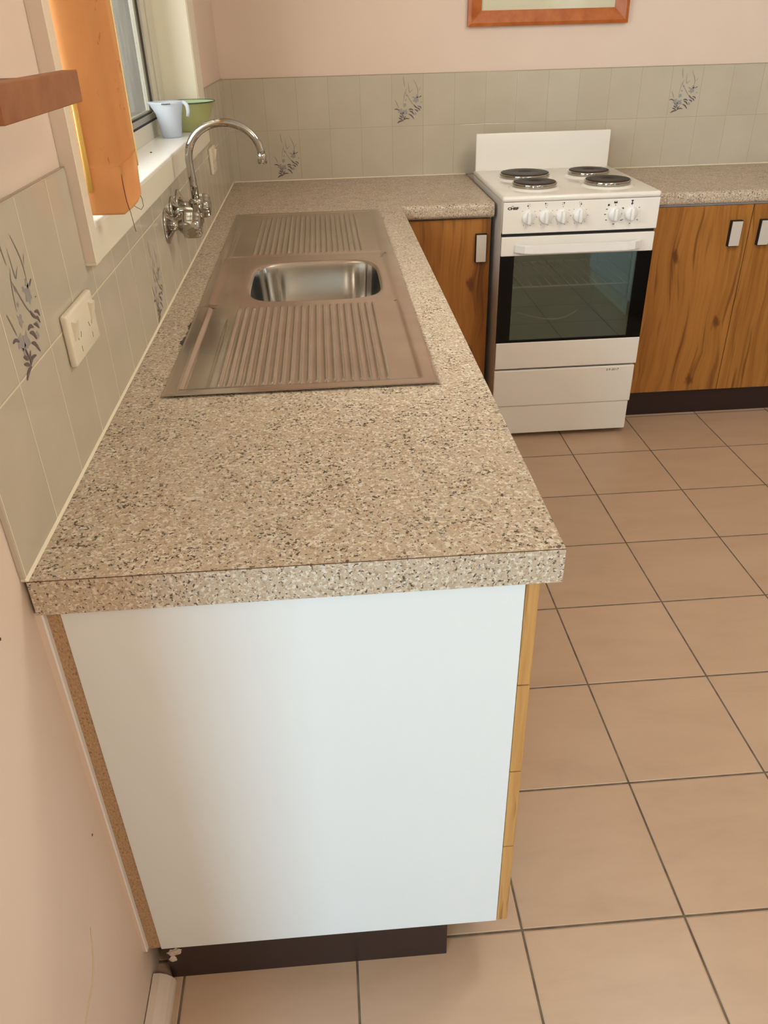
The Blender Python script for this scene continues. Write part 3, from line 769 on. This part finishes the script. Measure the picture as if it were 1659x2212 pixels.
YD = 2.196    # front face of the left back doors
cc = thing('corner_cabinet', (0.8, 2.5, 0), 'timber laminate corner cabinet between sink bench and stove', 'cabinet')
bm = bm_new(); box(bm, 0.024, 0.983, YD + 0.020, L - 0.002, KH, H - T - 0.0005); obj('carcass', bm, 'white', cc)
bm = bm_new(); box(bm, 0.632, 0.979, YD, YD + 0.018, KH, H - T - 0.007, 0.0012); d_ = obj('door', bm, 'wood_x', cc)
pull('handle', 0.923, 0.963, 0.690, 0.792, YD, d_)
bm = bm_new(); box(bm, 0.024, 0.983, YD + 0.05, L - 0.002, 0, KH - 0.001); obj('kickboard', bm, 'kick', cc)

YD2 = 2.232
rc = thing('base_cabinet', (2.1, 2.5, 0), 'timber laminate base cabinet with pale handles to the right of the stove', 'cabinet')
bm = bm_new(); box(bm, 1.572, 2.80, YD2 + 0.020, L - 0.002, KH, H - 0.0475); obj('carcass', bm, 'white', rc)
for x0, x1, hx0_, hx1_ in ((1.574, 1.9795, 1.900, 1.943), (1.9825, 2.398, 2.014, 2.057), (2.401, 2.798, 2.432, 2.475)):
    bm = bm_new(); box(bm, x0, x1, YD2, YD2 + 0.018, KH + 0.002, H - 0.052, 0.001); d_ = obj('door', bm, 'wood_x', rc)
    pull('handle', hx0_, hx1_, 0.700, 0.795, YD2, d_)
bm = bm_new(); box(bm, 1.574, 2.798, YD2 + 0.016, L - 0.002, 0, KH - 0.001); obj('kickboard', bm, 'kick', rc)

# ------------------------------------------------------------------ stove
SF = 2.079; A0, A1 = 0.9935, 1.556; SB = 2.69
st = thing('electric_stove', (1.275, 2.4, 0), 'white freestanding electric stove with four dark hotplates and glass oven door', 'stove')
bm = bm_new()
# body: hollow behind the oven door
box(bm, A0 + 0.004, A0 + 0.022, SF + 0.03, SB, 0.03, 0.915); box(bm, A1 - 0.022, A1 - 0.004, SF + 0.03, SB, 0.03, 0.915)
box(bm, A0 + 0.022, A1 - 0.022, SB - 0.02, SB, 0.03, 0.915); box(bm, A0 + 0.022, A1 - 0.022, SF + 0.032, SB - 0.02, 0.03, 0.30)
obj('body', bm, 'enamel', st)
bm = bm_new(); cells(bm, [A0 + 0.022, A0 + 0.05, A1 - 0.05, A1 - 0.022], [0.302, 0.40, 0.757, 0.912], lambda u, v: A0 + 0.05 < u < A1 - 0.05 and 0.40 < v < 0.757, SF + 0.030, SF + 0.0338, 'y')
obj('door_surround', bm, 'dark', st)
# oven cavity (open box)
cv = bm_new()
c0, c1, d0, d1, e0, e1 = A0 + 0.05, A1 - 0.05, SF + 0.034, SF + 0.46, 0.40, 0.755
for f in ([(c0, d1, e0), (c1, d1, e0), (c1, d1, e1), (c0, d1, e1)], [(c0, d0, e0), (c1, d0, e0), (c1, d1, e0), (c0, d1, e0)], [(c0, d0, e1), (c1, d0, e1), (c1, d1, e1), (c0, d1, e1)],
          [(c0, d0, e0), (c0, d1, e0), (c0, d1, e1), (c0, d0, e1)], [(c1, d0, e0), (c1, d1, e0), (c1, d1, e1), (c1, d0, e1)]):
    cv.faces.new([cv.verts.new(p) for p in f])
for a in (0.50, 0.56, 0.62, 0.68):
    box(cv, c0, c0 + 0.006, d0 + 0.02, d1 - 0.02, a, a + 0.006); box(cv, c1 - 0.006, c1, d0 + 0.02, d1 - 0.02, a, a + 0.006)
obj('oven_cavity', cv, 'cavity', st, recalc=False)
bm = bm_new()
zr = 0.605
tube(bm, [(c0 + 0.008, d0 + 0.018, zr), (c1 - 0.008, d0 + 0.018, zr)], 0.0034, 8); tube(bm, [(c0 + 0.008, d1 - 0.05, zr), (c1 - 0.008, d1 - 0.05, zr)], 0.0026, 8)
for i in range(13):
    x = c0 + 0.02 + (c1 - c0 - 0.04) * i / 12; tube(bm, [(x, d0 + 0.018, zr + 0.002), (x, d1 - 0.05, zr + 0.002)], 0.0018, 6)
obj('oven_rack', bm, 'rack', st)
bm = bm_new(); tube(bm, [(c0 + 0.08 + 0.25 * i / 24, d0 + 0.20 - 0.10 * math.sin(PI * i / 24), 0.45) for i in range(25)], 0.0035, 8); obj('heating_element', bm, 'rack', st)
# hob
HZ = 0.936
bm = bm_new(); box(bm, A0 - 0.001, A1 + 0.001, SF, SB - 0.012, 0.9155, HZ, 0.009, 4); obj('hob_top', bm, 'enamel', st, smooth=math.radians(40))
bm = bm_new(); box(bm, A0 + 0.004, A1 - 0.012, 2.655, 2.672, HZ - 0.004, 1.073, 0.004, 3); sp_ = obj('splash_panel', bm, 'enamel', st, smooth=math.radians(40))
for (x, y, r) in ((1.150, 2.440, 0.095), (1.139, 2.232, 0.080), (1.402, 2.448, 0.079), (1.407, 2.230, 0.083)):
    bm = bm_new(); lathe(bm, [(r + 0.014, 0.0), (r + 0.009, 0.004), (r + 0.002, 0.0065)], (x, y, HZ), 'z', 56)
    lathe(bm, [(r + 0.002, 0.0065), (r * 0.5, 0.0065), (0, 0.0065)], (x, y, HZ), 'z', 56)
    hr = obj('hotplate_seat', bm, 'enamel', st)
    bm = bm_new(); lathe(bm, [(r - 0.006, 0.0045), (r - 0.002, 0.006), (r - 0.001, 0.012), (r + 0.0005, 0.0185), (r - 0.002, 0.0205), (r - 0.006, 0.0205)], (x, y, HZ), 'z', 56); obj('trim_ring', bm, 'chrome', hr)
    bm = bm_new(); lathe(bm, [(r - 0.0035, 0.0195), (r - 0.0045, 0.0225), (r - 0.010, 0.0235), (r * 0.3, 0.023), (r * 0.26, 0.021), (0, 0.021)], (x, y, HZ), 'z', 56); obj('hotplate', bm, 'plate', hr)
# control panel
bm = bm_new(); box(bm, A0 + 0.0045, A1 - 0.0005, SF + 0.004, SF + 0.03, 0.8095, 0.915, 0.0022); cp = obj('control_panel', bm, 'enamel', st)
ZK = 0.864
for x in (1.087, 1.149, 1.209, 1.270, 1.396, 1.455):
    bm = bm_new(); lathe(bm, [(0.0235, 0.0), (0.0235, 0.003), (0.0215, 0.010), (0.020, 0.012), (0.0, 0.0125)], (x, SF + 0.004, ZK), 'y', 40); kn = obj('knob', bm, 'plastic', st)
    bm = bm_new(); box(bm, x - 0.0062, x + 0.0062, SF + 0.004 - 0.027, SF - 0.006, ZK - 0.0205, ZK + 0.0205, 0.004, 3); obj('knob_grip', bm, 'plastic', kn, smooth=math.radians(40))
bm = bm_new()
def dot(x, z, a=0.0016, b=0.0012): box(bm, x - a, x + a, SF + 0.0032, SF + 0.0045, z - b, z + b)
for x in (1.087, 1.149, 1.209, 1.270):
    for ang in (40, 0, -45, -120, -70, 135):
        q = math.radians(ang); dot(x + 0.030 * math.cos(q), ZK + 0.030 * math.sin(q), 0.0011, 0.0009)
    dot(x, ZK + 0.0315, 0.0011, 0.0011)
    k = (1.087, 1.149, 1.209, 1.270).index(x)
    for dx in (-0.003, 0.003):
        for dz in (-0.003, 0.003):
            on_ = [(-0.003, -0.003), (-0.003, 0.003), (0.003, 0.003), (0.003, -0.003)][k] == (dx, dz)
            dot(x + dx, ZK + 0.041 + dz, 0.0021 if on_ else 0.0009, 0.0021 if on_ else 0.0009)
for x in (1.396, 1.455):
    for ang in (150, 180, 215, 270, 320, 35):
        q = math.radians(ang); dot(x + 0.034 * math.cos(q), ZK + 0.034 * math.sin(q), 0.0032 if x < 1.4 else 0.0018, 0.0012)
    dot(x, ZK + 0.030, 0.0012, 0.0014)
box(bm, 1.390, 1.402, SF + 0.0032, SF + 0.0045, 0.900, 0.904); box(bm, 1.391, 1.394, SF + 0.0032, SF + 0.0045, 0.904, 0.907); box(bm, 1.398, 1.401, SF + 0.0032, SF + 0.0045, 0.904, 0.907)
box(bm, 1.454, 1.457, SF + 0.0032, SF + 0.0045, 0.897, 0.908); box(bm, 1.4515, 1.4595, SF + 0.0032, SF + 0.0045, 0.906, 0.909); box(bm, 1.4515, 1.4595, SF + 0.0032, SF + 0.0045, 0.896, 0.8985)
lathe(bm, [(0.0, 0.001), (0.0036, 0.001), (0.0036, 0.0)], (1.372, SF + 0.004, 0.895), 'y', 20)
obj('dial_marks', bm, 'ink', cp)
bm = text_on_front('CHEF', 0.0112, 1.0130, 0.8915, SF + 0.0037, 1.42, 0.0006)
box(bm, 1.026, 1.034, SF + 0.0032, SF + 0.0045, 0.9025, 0.9038)
obj('brand_lettering', bm, 'ink', cp)
# dark gap, door
bm = bm_new(); box(bm, A0 + 0.0055, A1 - 0.006, SF + 0.012, SF + 0.03, 0.798, 0.812); obj('vent_gap', bm, 'dark', st)
bm = bm_new(); cells(bm, [A0 + 0.006, 1.040, 1.506, A1 - 0.005], [0.304, 0.412, 0.736, 0.796], lambda u, v: 1.04 < u < 1.506 and 0.412 < v < 0.736, SF + 0.0145, SF + 0.0285, 'y'); od = obj('oven_door', bm, 'dark', st)
bm = bm_new(); box(bm, A0 + 0.0035, A1 - 0.003, SF + 0.004, SF + 0.016, 0.7315, 0.7985, 0.003); obj('door_top_panel', bm, 'enamel', od)
bm = bm_new(); box(bm, A0 + 0.0035, A1, SF + 0.004, SF + 0.016, 0.3015, 0.407, 0.003); obj('door_bottom_panel', bm, 'enamel', od)
bm = bm_new(); y0 = SF + 0.006; y1 = SF + 0.012
w0, w1, wz0, wz1 = 1.047, 1.499, 0.417, 0.7315
box(bm, A0 + 0.0035, w0, y0, y1, 0.407, 0.7315); box(bm, w1, A1 - 0.001, y0, y1, 0.407, 0.7315); box(bm, w0, w1, y0, y1, 0.407, wz0)
obj('glass_border', bm, 'blackglass', od)
bm = bm_new(); v_ = [bm.verts.new(p) for p in ((w0, y0 + 0.0005, wz0), (w1, y0 + 0.0005, wz0), (w1, y0 + 0.0005, wz1), (w0, y0 + 0.0005, wz1))]; bm.faces.new(v_)
bm2 = bmesh.ops.extrude_face_region(bm, geom=list(bm.faces)); 
for e in bm2['geom']:
    if isinstance(e, bmesh.types.BMVert): e.co.y += 0.004
obj('door_glass', bm, 'glass', od)
# door handle: a bar bent back at both ends
bm = bm_new()
hx = [(1.0445, 0.0), (1.046, -0.012), (1.075, -0.033), (1.105, -0.036), (1.445, -0.036), (1.475, -0.033), (1.504, -0.012), (1.5055, 0.0)]
hb = [(1.054, 0.0), (1.056, -0.006), (1.08, -0.022), (1.105, -0.025), (1.445, -0.025), (1.47, -0.022), (1.494, -0.006), (1.496, 0.0)]
prism(bm, [(x, SF + 0.004 + y) for x, y in hx] + [(x, SF + 0.004 + y) for x, y in reversed(hb)], 'z', 0.746, 0.774)
bmesh.ops.bevel(bm, geom=[e for e in bm.edges if abs(e.verts[0].co.z - e.verts[1].co.z) < 1e-6], offset=0.002, segments=2, affect='EDGES')
obj('door_handle', bm, 'plastic', od)
# storage drawer with a crease, feet
bm = bm_new(); box(bm, A0 + 0.002, A1 - 0.004, SF + 0.004, SF + 0.026, 0.143, 0.2945, 0.004); box(bm, A0 + 0.002, A1 - 0.008, SF + 0.008, SF + 0.030, 0.021, 0.142, 0.003)
dw = obj('storage_drawer', bm, 'enamel', st)
obj('handwritten_date', text_on_front('3.9 2017', 0.0115, 1.4385, 0.2765, SF + 0.0037, 1.25, 0.0, 0.15), 'ink', dw)
for x in (A0 + 0.07, A1 - 0.09):
    for y in (SF + 0.07, SB - 0.08):
        bm = bm_new(); lathe(bm, [(0, 0), (0.022, 0), (0.022, 0.012), (0.012, 0.014), (0.012, 0.031), (0, 0.031)], (x, y, 0.0), 'z', 24); obj('foot', bm, 'dark', st)

# ------------------------------------------------------------------ picture frame on the back wall
fx0, fx1, fz0, fz1 = 0.975, 1.610, 1.437, 1.93; fw = 0.053
pf = thing('picture_frame', (1.29, L + 0.006, fz0), 'orange brown timber picture frame on pink wall above the stove', 'picture frame')
bm = bm_new(); ya, yb, yc = L + 0.006, L - 0.022, L - 0.006
def fr(x0, z0): return (x0, z0)
o_ = [(fx0, fz0), (fx1, fz0), (fx1, fz1), (fx0, fz1)]
i_ = [(fx0 + fw, fz0 + fw), (fx1 - fw, fz0 + fw), (fx1 - fw, fz1 - fw), (fx0 + fw, fz1 - fw)]
mid = [(fx0 + 0.012, fz0 + 0.012), (fx1 - 0.012, fz0 + 0.012), (fx1 - 0.012, fz1 - 0.012), (fx0 + 0.012, fz1 - 0.012)]
loops = []
for q, y in ((o_, ya), (o_, yb + 0.003), (mid, yb), (i_, yc - 0.004), (i_, ya)):
    loops.append([bm.verts.new((a, y, b)) for a, b in q])
for a, b in zip(loops, loops[1:]):
    for k in range(4): bm.faces.new((a[k], a[(k + 1) % 4], b[(k + 1) % 4], b[k]))
obj('timber_moulding', bm, 'wood_frame', pf)
bm = bm_new(); box(bm, fx0 + fw - 0.002, fx1 - fw + 0.002, L - 0.002, L + 0.003, fz0 + fw - 0.002, fz1 - fw + 0.002); obj('print', bm, 'print', pf)
bm = bm_new(); box(bm, fx0 + fw - 0.001, fx1 - fw + 0.001, L - 0.006, L - 0.004, fz0 + fw - 0.001, fz1 - fw + 0.001); obj('glass_pane', bm, 'windowglass', pf)

# ------------------------------------------------------------------ curtain at the near side of the window
ct = thing('curtain_panel', (0.05, 0.57, 1.205), 'flat orange cloth curtain panel with frayed corner at near side of window', 'curtain')
bm = bm_new()
top = 2.05; ws = []
prof = [(0.004, 0.563), (0.020, 0.5615), (0.036, 0.560), (0.050, 0.560), (0.062, 0.5605), (0.068, 0.563), (0.074, 0.570), (0.080, 0.582), (0.0845, 0.596)]
def sheet_pt(i, z):
    x, y = prof[i]
    t = smooth01((z - 1.20) / 0.11)
    if i >= 5:    # fold opens out towards the top
        x = x + t * (i - 4) * 0.0026; y = y - t * (y - 0.560) * 0.97
    else: x = x + t * 0.002 * i
    return x, y
zl = [0.0, 0.004, 0.010, 0.03, 0.0690, 0.0700, 0.075, 0.10, 0.15, 0.2, 0.3, 0.45, 0.6, 0.85]
g0 = []; g1 = []
for zz in zl:
    ra = []; rb = []
    for i in range(len(prof)):
        zb = 1.2055 + (0.0 if i < 5 else [0.004, 0.008, 0.014, 0.024][i - 5])
        z = zb + zz * (top - zb) / 0.85 if zz > 0.1 else zb + zz
        x, y = sheet_pt(i, z)
        hem = 0.0016 if zz < 0.0695 else 0.0
        ra.append(bm.verts.new((x, y - 0.0012 - hem, z))); rb.append(bm.verts.new((x - 0.0006, y + 0.0012 + hem, z)))
    g0.append(ra); g1.append(rb)
n_ = len(prof)
for gg in (g0, g1):
    for a, b in zip(gg, gg[1:]):
        for i in range(n_ - 1): f = bm.faces.new((a[i], a[i + 1], b[i + 1], b[i])); f.smooth = abs(a[i].co.z - b[i].co.z) > 0.0015
for a, b in ((g0[0], g1[0]), (g0[-1], g1[-1])):
    for i in range(n_ - 1): bm.faces.new((a[i], a[i + 1], b[i + 1], b[i]))
for i in (0, n_ - 1):
    for k in range(len(zl) - 1): bm.faces.new((g0[k][i], g0[k + 1][i], g1[k + 1][i], g1[k][i]))
obj('cloth', bm, 'curtain', ct)
bm = bm_new(); tube(bm, [(0.017, 0.556, 1.24), (0.018, 0.5555, 1.30), (0.019, 0.555, 1.372)], 0.0042, 10); obj('yellow_strip', bm, 'yellow', ct, label='short yellow strip along the wall side of the cloth')
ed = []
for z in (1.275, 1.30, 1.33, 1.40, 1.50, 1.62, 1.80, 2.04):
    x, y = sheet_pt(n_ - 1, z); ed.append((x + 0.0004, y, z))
bm = bm_new(); tube(bm, ed, 0.0012, 8); obj('painted_backlit_edge', bm, 'backlit_edge', ct, label='pale yellow line painting the backlit edge of the cloth')  # thin tube painted as the backlit glow along the cloth edge
bm = bm_new()
tube(bm, [(0.083, 0.590, 1.232), (0.0865, 0.588, 1.222), (0.087, 0.586, 1.212), (0.083, 0.584, 1.207), (0.078, 0.580, 1.211), (0.074, 0.574, 1.216)], 0.0005, 6)
tube(bm, [(0.070, 0.562, 1.212), (0.0715, 0.562, 1.197), (0.0725, 0.562, 1.187), (0.0735, 0.562, 1.178)], 0.0005, 6)
tube(bm, [(0.068, 0.5585, 1.275), (0.0675, 0.558, 1.25), (0.0685, 0.558, 1.225), (0.070, 0.560, 1.212)], 0.0006, 6)
obj('loose_threads', bm, 'thread', ct)

# ------------------------------------------------------------------ small timber shelf on the near left wall
sh = thing('wall_shelf', (0.0, 0.12, 1.385), 'short dark stained timber shelf fixed to the left wall near the camera', 'shelf')
bm = bm_new(); box(bm, 0.082, 0.100, 0.022, 0.294, 1.3825, 1.4155, 0.001)
for v in bm.verts:
    if v.co.y < 0.1 and v.co.z < 1.40: v.co.y -= 0.004
obj('front_lip', bm, 'shelf', sh)
bm = bm_new(); box(bm, -0.006, 0.082, 0.014, 0.142, 1.390, 1.4150, 0.001); obj('shelf_board', bm, 'shelf_dark', sh)
bm = bm_new(); box(bm, 0.060, 0.0825, 0.008, 0.016, 1.389, 1.4150, 0.001); obj('end_block', bm, 'wood_frame', sh)

# ------------------------------------------------------------------ things on the window sill
SZ = 1.1972
jg = thing('measuring_jug', (-0.036, 1.69, SZ), 'small milky white plastic measuring jug on the window sill', 'jug')
bm = bm_new(); n_ = 40; rings = []
for r, h in ((0.0, 0.0), (0.024, 0.0), (0.027, 0.003), (0.030, 0.030), (0.0345, 0.060), (0.040, 0.084), (0.0425, 0.088), (0.041, 0.090), (0.0385, 0.086), (0.033, 0.060), (0.0285, 0.030), (0.025, 0.004), (0.0, 0.003)):
    ring = []
    for i in range(n_):
        a = 2 * PI * i / n_; rr = r
        if h > 0.055: rr = r * (1 + (0.32 * (h - 0.055) / 0.035) * max(0, math.cos(a - PI)) ** 12)   # pouring lip towards the glass
        ring.append(bm.verts.new((-0.036 + rr * math.cos(a), 1.69 + rr * math.sin(a), SZ + h)))
    rings.append(ring)
for a, b in zip(rings, rings[1:]):
    for i in range(n_): f = bm.faces.new((a[i], a[(i + 1) % n_], b[(i + 1) % n_], b[i])); f.smooth = True
bmesh.ops.remove_doubles(bm, verts=list(bm.verts), dist=1e-6)
obj('jug_body', bm, 'milky', jg)
bm = bm_new(); tube(bm, [(0.004, 1.685, SZ + 0.087), (0.012, 1.683, SZ + 0.086), (0.0175, 1.682, SZ + 0.078), (0.018, 1.682, SZ + 0.065), (0.0155, 1.682, SZ + 0.052)], [0.005, 0.0055, 0.0055, 0.005, 0.0042], 12); obj('jug_handle', bm, 'milky', jg)
bm = bm_new(); 
for k in range(7): box(bm, -0.045 + k * 0.0035, -0.043 + k * 0.0035, 1.6475 - 0.001, 1.6478, SZ + 0.084, SZ + 0.0875)
obj('printed_marks', bm, 'ink', jg)
bl = thing('enamel_bowl', (-0.004, 1.853, SZ), 'green enamel bowl with dark rim on the sill behind the jug', 'bowl')
bm = bm_new(); lathe(bm, [(0.0, 0.0), (0.044, 0.0), (0.048, 0.003), (0.060, 0.035), (0.074, 0.074), (0.0775, 0.0765)], (-0.004, 1.853, SZ), 'z', 56); obj('outer_wall', bm, 'green', bl)
bm = bm_new(); lathe(bm, [(0.0775, 0.0768), (0.073, 0.0758), (0.058, 0.035), (0.046, 0.005), (0.0, 0.003)], (-0.004, 1.853, SZ), 'z', 56); obj('inner_wall', bm, 'greenin', bl)
bm = bm_new(); tube(bm, [(-0.004 + 0.0778 * math.cos(2 * PI * i / 56), 1.853 + 0.0778 * math.sin(2 * PI * i / 56), SZ + 0.0767) for i in range(57)], 0.0014, 8, caps=False); obj('rim', bm, 'rim', bl)
bm = bm_new(); lathe(bm, [(0, 0.0), (0.0028, 0.0006), (0.002, 0.0022), (0, 0.0026)], (-0.040, 1.372, SZ - 0.0002), 'z', 10)
tag(obj('crumb', bm, 'dark', loc=(-0.040, 1.372, SZ)), 'tiny black speck on the white window sill', 'crumb')

# ------------------------------------------------------------------ refrigerator off to the right, mirrored in the oven door
rf = thing('refrigerator', (2.38, 0.27, 0), 'white refrigerator to the right of the frame, mirrored in the oven door', 'refrigerator')
bm = bm_new(); box(bm, 2.05, 2.70, -0.11, 0.60, 0.09, 1.70, 0.012, 3); obj('body', bm, 'white', rf, smooth=math.radians(40))
bm = bm_new(); box(bm, 2.05, 2.70, 0.606, 0.662, 0.09, 0.60, 0.012, 3); obj('lower_door', bm, 'white', rf, smooth=math.radians(40))
bm = bm_new(); box(bm, 2.05, 2.70, 0.606, 0.662, 0.608, 1.70, 0.012, 3); obj('upper_door', bm, 'white', rf, smooth=math.radians(40))
bm = bm_new(); box(bm, 2.062, 2.69, -0.10, 0.60, 0.0, 0.089); obj('plinth', bm, 'ivory', rf)
